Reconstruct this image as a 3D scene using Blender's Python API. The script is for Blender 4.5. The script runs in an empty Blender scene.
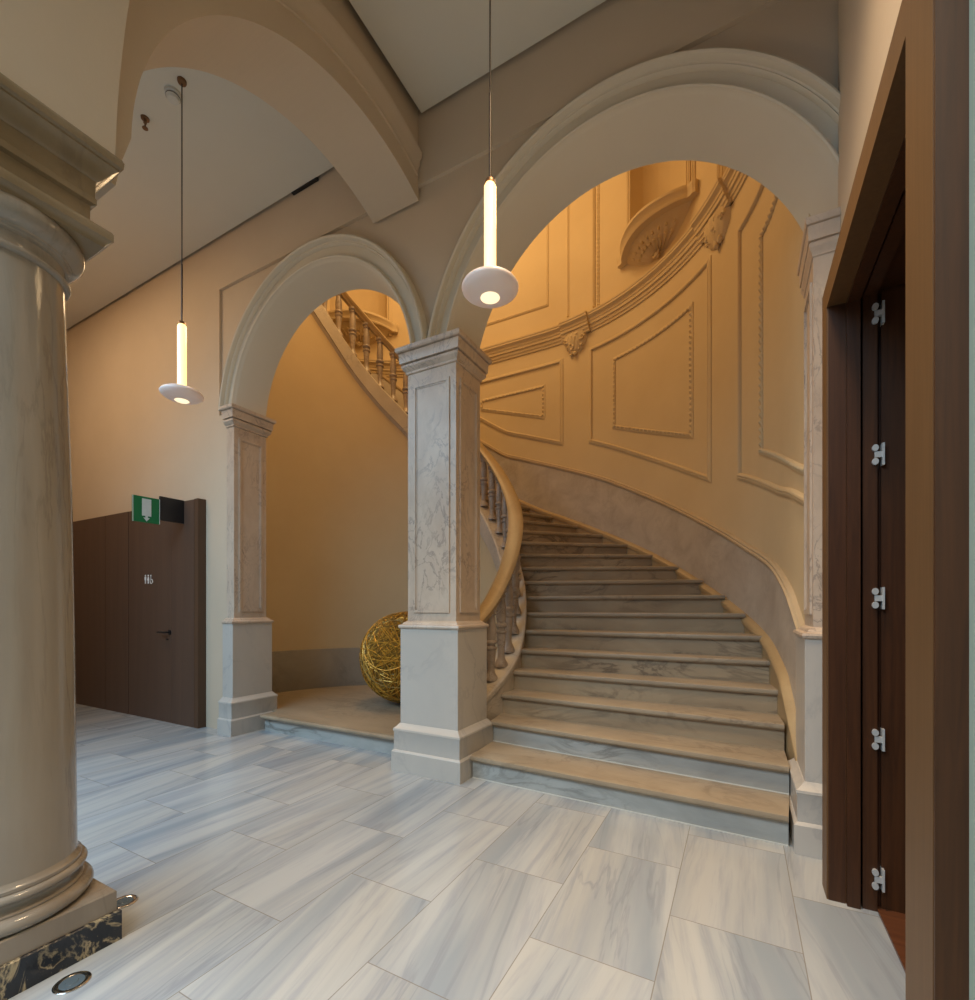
import bpy, bmesh, math, random
from math import sin, cos, pi, sqrt, radians, degrees, atan2, asin
from mathutils import Vector
random.seed(7)
COL = bpy.context.scene.collection
# ------------------------------------------------------------------ helpers
class MB:
    def __init__(s): s.v = []; s.f = []
    def add(s, vs, fs):
        n = len(s.v); s.v += [tuple(p) for p in vs]; s.f += [tuple(i + n for i in f) for f in fs]; return s
    def box(s, x0, x1, y0, y1, z0, z1):
        vs = [(x0,y0,z0),(x1,y0,z0),(x1,y1,z0),(x0,y1,z0),(x0,y0,z1),(x1,y0,z1),(x1,y1,z1),(x0,y1,z1)]
        return s.add(vs, [(0,3,2,1),(4,5,6,7),(0,1,5,4),(1,2,6,5),(2,3,7,6),(3,0,4,7)])
    def prism(s, pts, off):
        """closed outline of 3-D points pushed along off"""
        n = len(pts); o = Vector(off)
        vs = [tuple(p) for p in pts] + [tuple(Vector(p) + o) for p in pts]
        fs = [tuple(range(n - 1, -1, -1)), tuple(range(n, 2 * n))]
        fs += [(i, (i + 1) % n, n + (i + 1) % n, n + i) for i in range(n)]
        return s.add(vs, fs)
    def rows(s, rows, closeu=False, closev=False, caps=False):
        """rows of equal length joined by quads; closeu closes each row, closev joins last to first"""
        m = len(rows[0]); n = len(rows); vs = [p for r in rows for p in r]; fs = []
        for i in range(n if closev else n - 1):
            j = (i + 1) % n
            for k in range(m if closeu else m - 1):
                l = (k + 1) % m
                fs.append((i*m+k, i*m+l, j*m+l, j*m+k))
        if caps:
            fs.append(tuple(range(m - 1, -1, -1))); fs.append(tuple(range((n-1)*m, n*m)))
        return s.add(vs, fs)
    def lathe(s, prof, seg=32, c=(0,0,0)):
        rows = [[(c[0]+r*cos(2*pi*k/seg), c[1]+r*sin(2*pi*k/seg), c[2]+z) for k in range(seg)] for r, z in prof]
        return s.rows(rows, closeu=True, caps=True)
    def rings(s, x0, x1, y0, y1, prof, caps=True, lf=1, rf=1):
        """stack of rectangles: prof = (offset, z)"""
        rows = [[(x0-o*lf,y0-o,z),(x1+o*rf,y0-o,z),(x1+o*rf,y1+o,z),(x0-o*lf,y1+o,z)] for o, z in prof]
        return s.rows(rows, closeu=True, caps=caps)
    def tube(s, pts, r, seg=8):
        rows = []; P = [Vector(p) for p in pts]
        for i, p in enumerate(P):
            t = (P[min(i+1, len(P)-1)] - P[max(i-1, 0)]).normalized()
            a = t.orthogonal().normalized() if abs(t.z) > .95 else Vector((0,0,1)).cross(t).normalized()
            b = t.cross(a)
            rows.append([tuple(p + a*r*cos(2*pi*k/seg) + b*r*sin(2*pi*k/seg)) for k in range(seg)])
        return s.rows(rows, closeu=True, caps=True)
    def ball(s, c, rx, ry, rz, nu=12, nv=8):
        rows = [[(c[0]+rx*sin(pi*j/nv)*cos(2*pi*k/nu), c[1]+ry*sin(pi*j/nv)*sin(2*pi*k/nu), c[2]+rz*cos(pi*j/nv)) for k in range(nu)] for j in range(1, nv)]
        return s.rows(rows, closeu=True, caps=True)
    def build(s, name, mat, parent=None, smooth=35, org=None):
        me = bpy.data.meshes.new(name)
        o0 = Vector((0,0,0))
        if org is not None: o0 = Vector(org)
        elif parent is not None: o0 = world_loc(parent)
        me.from_pydata([tuple(Vector(p) - o0) for p in s.v], [], s.f)
        bm = bmesh.new(); bm.from_mesh(me)
        bmesh.ops.recalc_face_normals(bm, faces=bm.faces); bm.to_mesh(me); bm.free()
        me.materials.append(mat)
        if smooth:
            me.polygons.foreach_set('use_smooth', [True]*len(me.polygons)); me.set_sharp_from_angle(angle=radians(smooth))
        me.update()
        ob = bpy.data.objects.new(name, me); COL.objects.link(ob)
        if parent is not None:
            ob.parent = parent
            if org is not None: ob.location = o0 - world_loc(parent)
        elif org is not None: ob.location = o0
        return ob
def world_loc(o):
    v = Vector((0,0,0))
    while o is not None: v = v + Vector(o.location); o = o.parent
    return v
def thing(name, label, cat, loc, group=None):
    o = bpy.data.objects.new(name, None); COL.objects.link(o); o.location = loc
    o['label'] = label; o['category'] = cat
    if group: o['group'] = group
    return o
def struct(o, label=None):
    o['kind'] = 'structure'
    if label: o['label'] = label
    return o
def structroot(name, loc=(0,0,0), label=None):
    o = bpy.data.objects.new(name, None); COL.objects.link(o); o.location = loc
    return struct(o, label)
def tag(o, label, cat, group=None):
    o['label'] = label; o['category'] = cat
    if group: o['group'] = group
    return o
def interp(T, x):
    if x <= T[0][0]:
        (a,b),(c,d) = T[0],T[1]
    elif x >= T[-1][0]:
        (a,b),(c,d) = T[-2],T[-1]
    else:
        # smooth (Catmull-Rom) inside
        for i in range(len(T)-1):
            if T[i][0] <= x <= T[i+1][0]: break
        x0,y0 = T[i]; x1,y1 = T[i+1]
        m0 = (y1-y0)/(x1-x0) if i == 0 else (y1-T[i-1][1])/(x1-T[i-1][0])
        m1 = (y1-y0)/(x1-x0) if i+2 >= len(T) else (T[i+2][1]-y0)/(T[i+2][0]-x0)
        h = x1-x0; t = (x-x0)/h
        return (2*t**3-3*t*t+1)*y0+(t**3-2*t*t+t)*h*m0+(-2*t**3+3*t*t)*y1+(t**3-t*t)*h*m1
    return b+(d-b)*(x-a)/(c-a)
# ------------------------------------------------------------------ materials
def newmat(name):
    m = bpy.data.materials.new(name); m.use_nodes = True; nt = m.node_tree
    return m, nt, nt.nodes['Principled BSDF']
def N(nt, t, **kw):
    n = nt.nodes.new(t)
    for k, v in kw.items():
        if k.startswith('i_'): n.inputs[k[2:].replace('_', ' ')].default_value = v
        else: setattr(n, k, v)
    return n
def mixc(nt, fac, a, b, mode='MIX'):
    n = nt.nodes.new('ShaderNodeMix'); n.data_type = 'RGBA'; n.blend_type = mode
    for s_, v in ((0, fac), (6, a), (7, b)):
        if hasattr(v, 'links'): nt.links.new(v, n.inputs[s_])
        elif s_ == 0: n.inputs[0].default_value = v
        else: n.inputs[s_].default_value = (*v, 1) if len(v) == 3 else v
    return n.outputs[2]
def math_(nt, op, a, b=None, c=None):
    n = nt.nodes.new('ShaderNodeMath'); n.operation = op
    for i, v in enumerate((a, b, c)):
        if v is None: continue
        if hasattr(v, 'links'): nt.links.new(v, n.inputs[i])
        else: n.inputs[i].default_value = v
    return n.outputs[0]
def ramp(nt, fac, stops):
    n = nt.nodes.new('ShaderNodeValToRGB'); e = n.color_ramp.elements
    while len(e) < len(stops): e.new(.5)
    for el, (p, c) in zip(e, stops): el.position = p; el.color = (c, c, c, 1) if not hasattr(c, '__len__') else (*c, 1)
    nt.links.new(fac, n.inputs[0]); return n.outputs[0]
def coords(nt, scale=(1,1,1), rot=(0,0,0)):
    g = nt.nodes.new('ShaderNodeNewGeometry'); mp = nt.nodes.new('ShaderNodeMapping')
    mp.inputs['Scale'].default_value = scale; mp.inputs['Rotation'].default_value = rot
    nt.links.new(g.outputs['Position'], mp.inputs['Vector']); return mp.outputs[0]
def noise(nt, vec, scale, detail=5, rough=.55, dist=0):
    n = N(nt, 'ShaderNodeTexNoise'); n.inputs['Scale'].default_value = scale; n.inputs['Detail'].default_value = detail
    n.inputs['Roughness'].default_value = rough; n.inputs['Distortion'].default_value = dist
    nt.links.new(vec, n.inputs['Vector']); return n.outputs['Fac']
def marble(name, base, cloud, vein, scale=2.5, veinamt=.6, rough=.3, stretch=(1,1,1), rot=(0,0,0), width=.035, stain=None):
    m, nt, b = newmat(name); v = coords(nt, stretch, rot)
    c = mixc(nt, ramp(nt, noise(nt, v, scale*.8, 5, .6, .6), [(.35,0),(.7,1)]), base, cloud)
    r1 = noise(nt, v, scale, 7, .6, 1.6)
    a = math_(nt, 'ABSOLUTE', math_(nt, 'SUBTRACT', r1, .5))
    vm = ramp(nt, a, [(0,1),(width,0)])
    patch = ramp(nt, noise(nt, v, scale*.6, 2), [(.42,0),(.62,1)])
    vm = math_(nt, 'MULTIPLY', math_(nt, 'MULTIPLY', vm, patch), veinamt)
    c = mixc(nt, vm, c, vein)
    sp = ramp(nt, noise(nt, v, scale*9, 3, .7), [(.66,0),(.74,1)])
    c = mixc(nt, math_(nt, 'MULTIPLY', math_(nt, 'MULTIPLY', sp, patch), veinamt*.7), c, vein)
    if stain:
        st = ramp(nt, noise(nt, v, scale*1.3, 4, .7, .4), [(.5,0),(.72,1)])
        c = mixc(nt, math_(nt, 'MULTIPLY', st, .6), c, stain)
    nt.links.new(c, b.inputs['Base Color']); b.inputs['Roughness'].default_value = rough
    bp = N(nt, 'ShaderNodeBump'); bp.inputs['Strength'].default_value = .12; bp.inputs['Distance'].default_value = .01
    nt.links.new(noise(nt, v, scale*12, 3), bp.inputs['Height']); nt.links.new(bp.outputs[0], b.inputs['Normal'])
    return m
def plaster(name, c1, c2, rough=.85, bump=.08):
    m, nt, b = newmat(name); v = coords(nt)
    c = mixc(nt, ramp(nt, noise(nt, v, 1.3, 4, .6), [(.35,0),(.7,1)]), c1, c2)
    nt.links.new(c, b.inputs['Base Color']); b.inputs['Roughness'].default_value = rough
    b.inputs['Specular IOR Level'].default_value = .25
    bp = N(nt, 'ShaderNodeBump'); bp.inputs['Strength'].default_value = bump; bp.inputs['Distance'].default_value = .01
    nt.links.new(noise(nt, v, 40, 4), bp.inputs['Height']); nt.links.new(bp.outputs[0], b.inputs['Normal'])
    return m
def wood(name, c1, c2, rough=.4, scale=(60,60,2.5)):
    m, nt, b = newmat(name); v = coords(nt, scale)
    n1 = noise(nt, v, 1, 6, .6, .8)
    nt.links.new(mixc(nt, ramp(nt, n1, [(.3,0),(.7,1)]), c1, c2), b.inputs['Base Color'])
    b.inputs['Roughness'].default_value = rough
    return m
def plain(name, c, rough=.5, metal=0, emit=None, es=0):
    m, nt, b = newmat(name); b.inputs['Base Color'].default_value = (*c, 1); b.inputs['Roughness'].default_value = rough
    b.inputs['Metallic'].default_value = metal
    n = noise(nt, coords(nt), 30, 2)
    nt.links.new(mixc(nt, n, c, tuple(x*.88 for x in c)), b.inputs['Base Color'])
    if emit: b.inputs['Emission Color'].default_value = (*emit, 1); b.inputs['Emission Strength'].default_value = es
    return m

M_PLAST = plaster('cream plaster', (.60,.49,.365), (.565,.46,.34))
M_ARCH = plaster('pale moulding paint', (.66,.59,.47), (.63,.56,.44))
M_PLAST2 = plaster('stairwell cream plaster', (.62,.49,.30), (.58,.45,.27))
M_CEIL = plaster('ceiling board', (.66,.63,.54), (.64,.61,.52), .9, .02)
M_DARK = plain('shadow gap black', (.012,.012,.012), .9)
M_PILLAR = marble('white pillar marble', (.60,.49,.385), (.50,.39,.30), (.22,.17,.15), 5.0, .7, .34, (1,1,.6), (.3,.5,0), .03, (.45,.35,.26))
M_PBASE = marble('grey white base marble', (.54,.50,.445), (.46,.435,.40), (.24,.24,.25), 1.4, .55, .3, (1,1,.6), (.5,.6,0), .03)
M_STEP = marble('worn stair marble', (.37,.295,.205), (.28,.22,.15), (.15,.11,.075), 3.2, .5, .36, (.6,1,1), (0,0,.2), .04)
M_RISER = marble('dark riser marble', (.42,.325,.21), (.30,.225,.145), (.12,.085,.055), 2.2, .8, .4, (.5,1,1.6), (0,0,.2), .06)
M_RISERB = marble('grey blue step riser marble', (.46,.46,.43), (.30,.30,.28), (.13,.12,.10), 2.5, .7, .35, (.6,1,1.6), (0,0,.2), .05)
M_DADO = marble('mottled dado marble', (.50,.44,.365), (.38,.32,.26), (.26,.22,.18), 4.0, .25, .45, (1,1,1), (0,0,0), .05)
M_RAIL = marble('yellow rail marble', (.42,.30,.155), (.36,.25,.125), (.24,.15,.07), 3, .25, .5)
M_BALU = marble('baluster marble', (.42,.34,.27), (.29,.23,.18), (.13,.10,.08), 9, .7, .35)
M_STRING = marble('stringer marble', (.52,.46,.38), (.44,.38,.31), (.25,.2,.16), 3, .5, .4)
M_COLUMN = marble('polished column marble', (.35,.305,.25), (.21,.17,.13), (.08,.06,.04), .8, .35, .13, (3,3,.5), (0,.05,0), .02)
M_CAPI = marble('brown capital marble', (.27,.20,.12), (.20,.145,.08), (.08,.06,.05), 2, .4, .22)
M_BLACK = marble('black gold marble', (.012,.014,.02), (.03,.035,.045), (.45,.37,.23), 7, 1.0, .22, (1,1,.5), (.4,.3,.5), .045)
M_SKIRT = marble('grey skirting marble', (.30,.27,.22), (.22,.20,.17), (.12,.1,.09), 2, .4, .4)
M_WALNUT = wood('brown laminate', (.105,.058,.036), (.085,.046,.029), .62, (9,9,.5))
M_DOOR = wood('dark red brown wood', (.075,.024,.006), (.042,.013,.003), .45)
M_CASE = wood('brown casing wood', (.15,.072,.025), (.12,.055,.018), .5)
M_STEEL = plain('satin steel', (.70,.70,.68), .45, .4)
M_CHROME = plain('chrome', (.8,.8,.8), .12, 1)
M_GREEN = plain('sign green', (.0,.16,.05), .4)
M_WHITE = plain('sign white', (.62,.66,.62), .5)
M_PICTO = plain('pictogram white', (.85,.85,.83), .5)
M_BLK = plain('black metal', (.012,.011,.012), .4)
M_CORD = plain('dark cord', (.05,.035,.025), .6)
M_BRONZE = plain('bronze cap', (.22,.12,.06), .4, .7)
M_LED = plain('opal tube lit', (.9,.8,.6), .4, 0, (1,.60,.21), 1.9)
M_LENSGLOW = plain('lamp lens centre lit', (.9,.85,.75), .4, 0, (1,.74,.42), 1.2)
M_WICK = plain('gold willow', (.66,.36,.05), .38, .35)
M_WICKD = plain('dark gold willow', (.30,.17,.03), .45, .3)
M_DET = plain('white plastic', (.62,.62,.57), .5)
M_GREY = plain('putty grey wall paint', (.45,.50,.38), .8)
def glassmat():
    m, nt, b = newmat('frosted pink glass')
    b.inputs['Base Color'].default_value = (.78,.66,.60,1); b.inputs['Roughness'].default_value = .35
    b.inputs['Subsurface Weight'].default_value = .4; b.inputs['Subsurface Radius'].default_value = (.05,.03,.02)
    b.inputs['Emission Color'].default_value = (1,.62,.45,1); b.inputs['Emission Strength'].default_value = .10
    n = noise(nt, coords(nt), 8, 2); nt.links.new(mixc(nt, n, (.80,.68,.62), (.74,.62,.56)), b.inputs['Base Color'])
    return m
M_LENS = glassmat()
def floormat():
    m, nt, b = newmat('polished marble floor tiles')
    g = nt.nodes.new('ShaderNodeNewGeometry'); sp = nt.nodes.new('ShaderNodeSeparateXYZ')
    nt.links.new(g.outputs['Position'], sp.inputs[0]); X, Y = sp.outputs[0], sp.outputs[1]
    W, L = .4535, .775
    xr = math_(nt, 'DIVIDE', math_(nt, 'ADD', X, .25 + W*40), W)
    row = math_(nt, 'FLOOR', xr); fx = math_(nt, 'FRACT', xr)
    par = math_(nt, 'MULTIPLY', math_(nt, 'MODULO', row, 2.0), .5)
    yr = math_(nt, 'ADD', math_(nt, 'DIVIDE', math_(nt, 'ADD', Y, -1.65 + L*40.5), L), par)
    cell = math_(nt, 'FLOOR', yr); fy = math_(nt, 'FRACT', yr)
    gx = math_(nt, 'LESS_THAN', math_(nt, 'MULTIPLY', math_(nt, 'SUBTRACT', .5, math_(nt, 'ABSOLUTE', math_(nt, 'SUBTRACT', fx, .5))), W), .0018)
    gy = math_(nt, 'LESS_THAN', math_(nt, 'MULTIPLY', math_(nt, 'SUBTRACT', .5, math_(nt, 'ABSOLUTE', math_(nt, 'SUBTRACT', fy, .5))), L), .0018)
    grout = math_(nt, 'MAXIMUM', gx, gy)
    cv = nt.nodes.new('ShaderNodeCombineXYZ'); nt.links.new(row, cv.inputs[0]); nt.links.new(cell, cv.inputs[1])
    wn = nt.nodes.new('ShaderNodeTexWhiteNoise'); wn.noise_dimensions = '3D'; nt.links.new(cv.outputs[0], wn.inputs['Vector'])
    ws = nt.nodes.new('ShaderNodeSeparateXYZ'); nt.links.new(wn.outputs['Color'], ws.inputs[0])
    # vein coordinates: stretched along the tile, sheared and shifted tile by tile
    shear = math_(nt, 'MULTIPLY', math_(nt, 'SUBTRACT', ws.outputs[0], .35), .35)
    vx = math_(nt, 'ADD', math_(nt, 'MULTIPLY', math_(nt, 'ADD', X, math_(nt, 'MULTIPLY', Y, shear)), 4.2), math_(nt, 'MULTIPLY', ws.outputs[1], 40))
    vy = math_(nt, 'ADD', math_(nt, 'MULTIPLY', Y, .32), math_(nt, 'MULTIPLY', ws.outputs[2], 40))
    vv = nt.nodes.new('ShaderNodeCombineXYZ'); nt.links.new(vx, vv.inputs[0]); nt.links.new(vy, vv.inputs[1])
    v = vv.outputs[0]
    n1 = noise(nt, v, 1.0, 4, .55, .25); n2 = noise(nt, v, 1.9, 5, .55, .5); n3 = noise(nt, v, .7, 2)
    base = mixc(nt, ramp(nt, n1, [(.40,0),(.60,1)]), (.45,.46,.455), (.275,.31,.34))
    base = mixc(nt, math_(nt, 'MULTIPLY', ramp(nt, n3, [(.45,0),(.7,1)]), .5), base, (.48,.45,.39))
    ve = ramp(nt, math_(nt, 'ABSOLUTE', math_(nt, 'SUBTRACT', n2, .5)), [(0,1),(.03,0)])
    ve = math_(nt, 'MULTIPLY', math_(nt, 'MULTIPLY', ve, ramp(nt, n1, [(.42,0),(.56,1)])), .6)
    base = mixc(nt, ve, base, (.22,.235,.27))
    st = math_(nt, 'MULTIPLY', ramp(nt, noise(nt, v, 4.5, 5, .6), [(.5,0),(.66,1)]), .5)
    base = mixc(nt, st, base, (.28,.30,.335))
    tint = math_(nt, 'MULTIPLY', ws.outputs[2], .22)
    base = mixc(nt, tint, base, (.32,.33,.345))
    c = mixc(nt, math_(nt, 'MULTIPLY', grout, .75), base, (.20,.17,.14))
    nt.links.new(c, b.inputs['Base Color'])
    nt.links.new(math_(nt, 'ADD', math_(nt, 'MULTIPLY', n2, .12), .14), b.inputs['Roughness'])
    return m
M_FLOOR = floormat()

# ------------------------------------------------------------------ key dimensions (metres; camera stands at the origin)
D = 2.93; DB = 3.29           # arcade wall front and back
SP = 3.25                     # springing height of the arcade
BIG = dict(x=-.708, z=2.914, k=1.146, ro=1.411, ri=1.262, rr=1.158, sh=.025)
SML = dict(x=-3.382, z=3.114, k=1.070, ro=1.287, ri=1.128, rr=1.062)
XR = .445                     # right wall face
ZC = 5.04
def arc_pts(A, r, n=48, zmin=SP):
    p0 = asin(max(-1, min(1, (zmin - A['z'])/(A['k']*r))))
    return [(A['x'] + r*cos(p), A['z'] + A['k']*r*sin(p)) for p in [p0 + (pi-2*p0)*i/n for i in range(n+1)]]

# ------------------------------------------------------------------ room shell
o = MB().box(-9.2, 3.2, -4.5, 7.2, -.12, 0).build('floor', M_FLOOR, smooth=0); struct(o, 'polished grey veined marble slab floor')
def arcade_outline(y, zt, x0, x1):
    pts = [(x0, 0)] if x0 < -4.6 else [(x0, SP)]
    if x0 < -4.6: pts += [(-4.53, 0), (-4.53, SP)]
    pts += list(reversed(arc_pts(SML, SML['ri']-.004)))
    pts += list(reversed(arc_pts(BIG, BIG['ri']-.004)))
    pts += [(x1, SP), (x1, zt), (x0, zt)]
    return [(x, y, z) for x, z in pts]
wa = MB().prism(arcade_outline(D+.06, 5.6, -9.2, .62), (0, DB-D-.06, 0)).build('wall_back', M_PLAST, smooth=0)
struct(wa, 'cream plaster wall pierced by two arches')
pts = [(-9.2,0),(-4.54,0),(-4.54,SP-.03),(-4.72,SP-.02),(-4.72,4.53),(.62,4.53),(.62,5.6),(-9.2,5.6)]
struct(MB().prism([(x, D+.032, z) for x, z in pts], (0, .029, 0)).build('trim_1', M_PLAST, smooth=0), 'slightly proud plaster field above and left of the arches')
def archivolt(A, name, dy, label):
    rows = []; ro, ri, rr = A['ro'], A['ri'], A['rr']
    prof = [(ro, .05), (ro, -.040), (ro-.006, -.052), (ro-.016, -.058), (ro-.027, -.052), (ro-.031, -.040), (ro-.033, -.014), (ro-.040, -.010), (ro-.046, -.014), (ro-.052, -.004), (ro-.054, .018),
            (ri+.026, .020), (ri+.024, -.004), (ri+.018, -.014), (ri+.010, -.017), (ri+.002, -.012), (ri-.002, .004), (ri-.008, .012), (ri-.016, .030), (rr-.003, .355), (ri, .359)]
    for r, y in prof: rows.append([(x-(A.get('sh', 0) if .3 < y < .356 else 0), D+y+dy+(.032 if y < .1 else 0), z) for x, z in arc_pts(A, r, 64)])
    return struct(MB().rows(rows).build(name, M_ARCH, smooth=32), label)
archivolt(BIG, 'trim_2', 0, 'moulded plaster archivolt around the large arch')
archivolt(SML, 'trim_3', .002, 'moulded plaster archivolt around the small arch')

# transverse arch between column and centre pillar (plane X = -2.2)
TX0, TX1 = -2.66, -2.20; TY, TZ, TR = 2.40, 3.15, 1.39
pts = [(.40, 2.94), (.955, 2.94), (.975, 3.05)]
a_end = atan2(sqrt(TR*TR - (2.97-TY)**2), 2.97-TY)
pts += [(TY + TR*cos(a), TZ + TR*sin(a)) for a in [pi - .02 - (pi-.02-a_end)*i/48 for i in range(49)]]
pts += [(2.97, 5.6), (.40, 5.6)]
struct(MB().prism([(TX0, y, z) for y, z in pts], (TX1-TX0, 0, 0)).build('wall_transverse', M_PLAST, smooth=0), 'plaster transverse arch from the column to the centre pillar')
rows = []
for r, dx in [(TR+.15, -.01), (TR+.155, .012), (TR+.20, .014), (TR+.215, .026), (TR+.25, .028), (TR+.265, .045), (TR+.30, .05), (TR+.305, -.01)]:
    a1 = asin(min(1, .0/r)); ae = math.acos((2.95-TY)/r)
    rows.append([(TX1+dx, TY + r*cos(a), TZ + r*sin(a)) for a in [pi-.15 - (pi-.15-ae)*i/48 for i in range(49)]])
struct(MB().rows(rows).build('trim_4', M_PLAST, smooth=50), 'moulded band on the transverse arch')
# near arcade above the column, running parallel to the back wall
NA = dict(x=-.70, z=2.90, k=1.14, ro=0, ri=0, rr=1.40); NL = dict(x=-3.98, z=2.90, k=1.14, ro=0, ri=0, rr=1.40)
pts = [(-9.2, 0), (-5.40, 0), (-5.40, 2.94)] + list(reversed(arc_pts(NL, 1.40, 48, 2.94))) + list(reversed(arc_pts(NA, 1.40, 48, 2.94))) + [(.75, 2.94), (.75, 5.6), (-9.2, 5.6)]
struct(MB().prism([(x, .39, z) for x, z in pts], (0, .52, 0)).build('wall_front', M_PLAST, smooth=30), 'plaster arcade wall over the column')

# ceilings: hung boards with a dark shadow gap, slab above
struct(MB().box(-2.147, XR-.03, 0.95, 2.935, ZC, ZC+.04).build('ceiling', M_CEIL, smooth=0), 'suspended ceiling board of the right bay')
struct(MB().box(-9.1, -2.70, .95, 2.935, ZC, ZC+.04).build('ceiling', M_CEIL, smooth=0), 'suspended ceiling board of the left bay')
struct(MB().box(-9.2, 3.2, -4.5, 3.0, 5.40, 5.6).build('ceiling', M_DARK, smooth=0), 'dark ceiling void above the boards')
struct(MB().box(-9.4, -9.1, -4.5, 3.3, 0, 5.6).build('wall_left', M_PLAST, smooth=0), 'cream plaster wall at the far left')

# right wall with the doorway
Y0, Y1, DH = 1.38, 2.47, 2.55
pts = [(-4.5,0),(Y0-.06,0),(Y0-.06,DH+.06),(Y1+.06,DH+.06),(Y1+.06,0),(2.97,0),(2.97,5.6),(-4.5,5.6)]
struct(MB().prism([(XR, y, z) for y, z in pts], (.16, 0, 0)).build('wall_right', M_PLAST, smooth=0), 'cream plaster wall beside the dark wooden doorway')
struct(MB().box(.379, XR-.001, .2, Y0-.172, 0, 5.4).build('trim_5', M_GREY, smooth=0), 'greenish painted wall edge in front of the door casing')
# room behind the doorway
rb = MB(); rb.box(.605, 3.1, .4, .5, 0, 3.0); rb.box(3.0, 3.1, .5, 2.85, 0, 3.0); rb.box(.605, 3.1, 2.8, 2.92, 0, 3.0)
struct(rb.build('wall_anteroom', M_DOOR, smooth=0), 'dark wood lining behind the doorway')
struct(MB().box(.605, 3.1, .4, 2.92, 2.62, 2.8).build('ceiling_anteroom', M_DOOR, smooth=0), 'dark wood ceiling behind the doorway')
struct(MB().box(.50, 3.1, .4, 2.9, .001, .012).build('floor_anteroom', wood('reddish floor boards', (.13,.045,.018), (.08,.028,.012), .35, (3,40,1)), smooth=0), 'reddish wooden floor behind the doorway')
d1 = structroot('door_1', (.45, 1.9, 0), 'dark reddish wooden doorway with open leaf')
c = MB()
for (a, b_) in ((Y1, Y1+.12), (Y0-.17, Y0)): c.box(.33, XR, a, b_, 0, DH+.10)
c.box(.33, XR, Y0, Y1, DH-.01, DH+.10); c.build('casing', M_CASE, d1, smooth=0)
MB().box(.331, .379, Y0-.178, Y0-.1701, 0, DH+.10).build('casing_edge', M_DOOR, d1, smooth=0)
j = MB()
# stepped linings of jamb and head
for x0, x1, off in ((.336,.395,-.004), (.398,.442,-.022), (.452,.50,-.008), (.50,.60,.02)):
    j.box(x0, x1, Y1+off, Y1+.058, 0, DH+.05); j.box(x0, x1, Y0-.058, Y0-off, 0, DH+.05); j.box(x0, x1, Y0, Y1+off, DH+off, DH+.055)
j.build('jamb', M_DOOR, d1, smooth=0)
lf = MB().box(.515, 1.38, Y1+.005, Y1+.045, .012, DH-.0).build('leaf', M_DOOR, d1, smooth=0)
for i, z in enumerate((2.46, 1.88, 1.29, .71, .135)):
    h = MB(); xg = .492; yf = Y1-.012
    for dz in (.028, -.028):
        h.add(*[( [(xg+.011*cos(t)*1.0, yf-.006, z+dz+.014*sin(t)) for t in [2*pi*k/16 for k in range(16)]] + [(xg+.011*cos(t), yf+.03, z+dz+.014*sin(t)) for t in [2*pi*k/16 for k in range(16)]]),
               [tuple(range(15,-1,-1)), tuple(range(16,32))] + [(k,(k+1)%16,16+(k+1)%16,16+k) for k in range(16)]][0:2])
    h.box(xg-.002, xg+.026, yf-.004, yf+.012, z-.012, z+.012); h.box(xg+.022, xg+.030, yf-.006, yf+.03, z-.045, z+.045)
    h.build('hinge', M_STEEL, d1)

# ------------------------------------------------------------------ toilets door in brown cladding (door_2)
d2 = structroot('door_2', (-5.9, 2.88, 0), 'flush brown cladding with a hidden toilet door')
PY = 2.88; HT = 2.385
def board(a, b_, nm, dy=0): return MB().box(a, b_, PY+dy, PY+.06, 0, HT).build(nm, M_WALNUT, d2, smooth=0)
board(-9.1, -6.884, 'cladding_board'); board(-6.876, -6.342, 'cladding_board')
lf2 = board(-6.334, -5.442, 'leaf', .003); board(-5.434, -5.02, 'cladding_board')
MB().box(-5.012, -4.946, PY-.002, PY+.085, 0, HT+.004).build('end_post', wood('brown laminate edge', (.10,.050,.024), (.08,.038,.018), .6, (9,9,.5)), d2, smooth=0)
MB().box(-9.1, -5.0, PY+.06, D+.031, 0, HT-.01).build('backing', M_DARK, d2, smooth=0)
hn = MB(); hn.tube([(-5.475, PY+.01, .985), (-5.475, PY-.05, .985), (-5.50, PY-.055, .985), (-5.61, PY-.055, .985)], .010)
hn.add(*(lambda n=20: ([(-5.475+.026*cos(2*pi*k/n), PY-.006, .985+.026*sin(2*pi*k/n)) for k in range(n)] + [(-5.475+.026*cos(2*pi*k/n), PY+.01, .985+.026*sin(2*pi*k/n)) for k in range(n)], [tuple(range(n-1,-1,-1)), tuple(range(n,2*n))]+[(k,(k+1)%n,n+(k+1)%n,n+k) for k in range(n)]))())
hn.box(-5.545, -5.505, PY-.004, PY+.006, .90, .915)
hn.build('handle', M_BLK, lf2)
def disc(mb, x, z, r, y, n=18, t=.003):
    mb.prism([(x+r*cos(2*pi*k/n), y, z+r*sin(2*pi*k/n)) for k in range(n)], (0, t, 0))
pc = MB(); py = PY-.001; zc = 1.575
for cx, woman in ((-5.965, 0), (-5.905, 1)):
    disc(pc, cx, zc+.042, .011, py)
    if woman: pc.prism([(cx-.008,py,zc+.028),(cx-.022,py,zc-.012),(cx-.010,py,zc-.012),(cx-.010,py,zc-.048),(cx+.010,py,zc-.048),(cx+.010,py,zc-.012),(cx+.022,py,zc-.012),(cx+.008,py,zc+.028)], (0,.003,0))
    else: pc.prism([(cx-.017,py,zc+.028),(cx-.017,py,zc-.008),(cx-.009,py,zc-.008),(cx-.009,py,zc-.048),(cx+.009,py,zc-.048),(cx+.009,py,zc-.008),(cx+.017,py,zc-.008),(cx+.017,py,zc+.028)], (0,.003,0))
cx = -5.845
disc(pc, cx-.006, zc+.040, .010, py)
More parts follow.
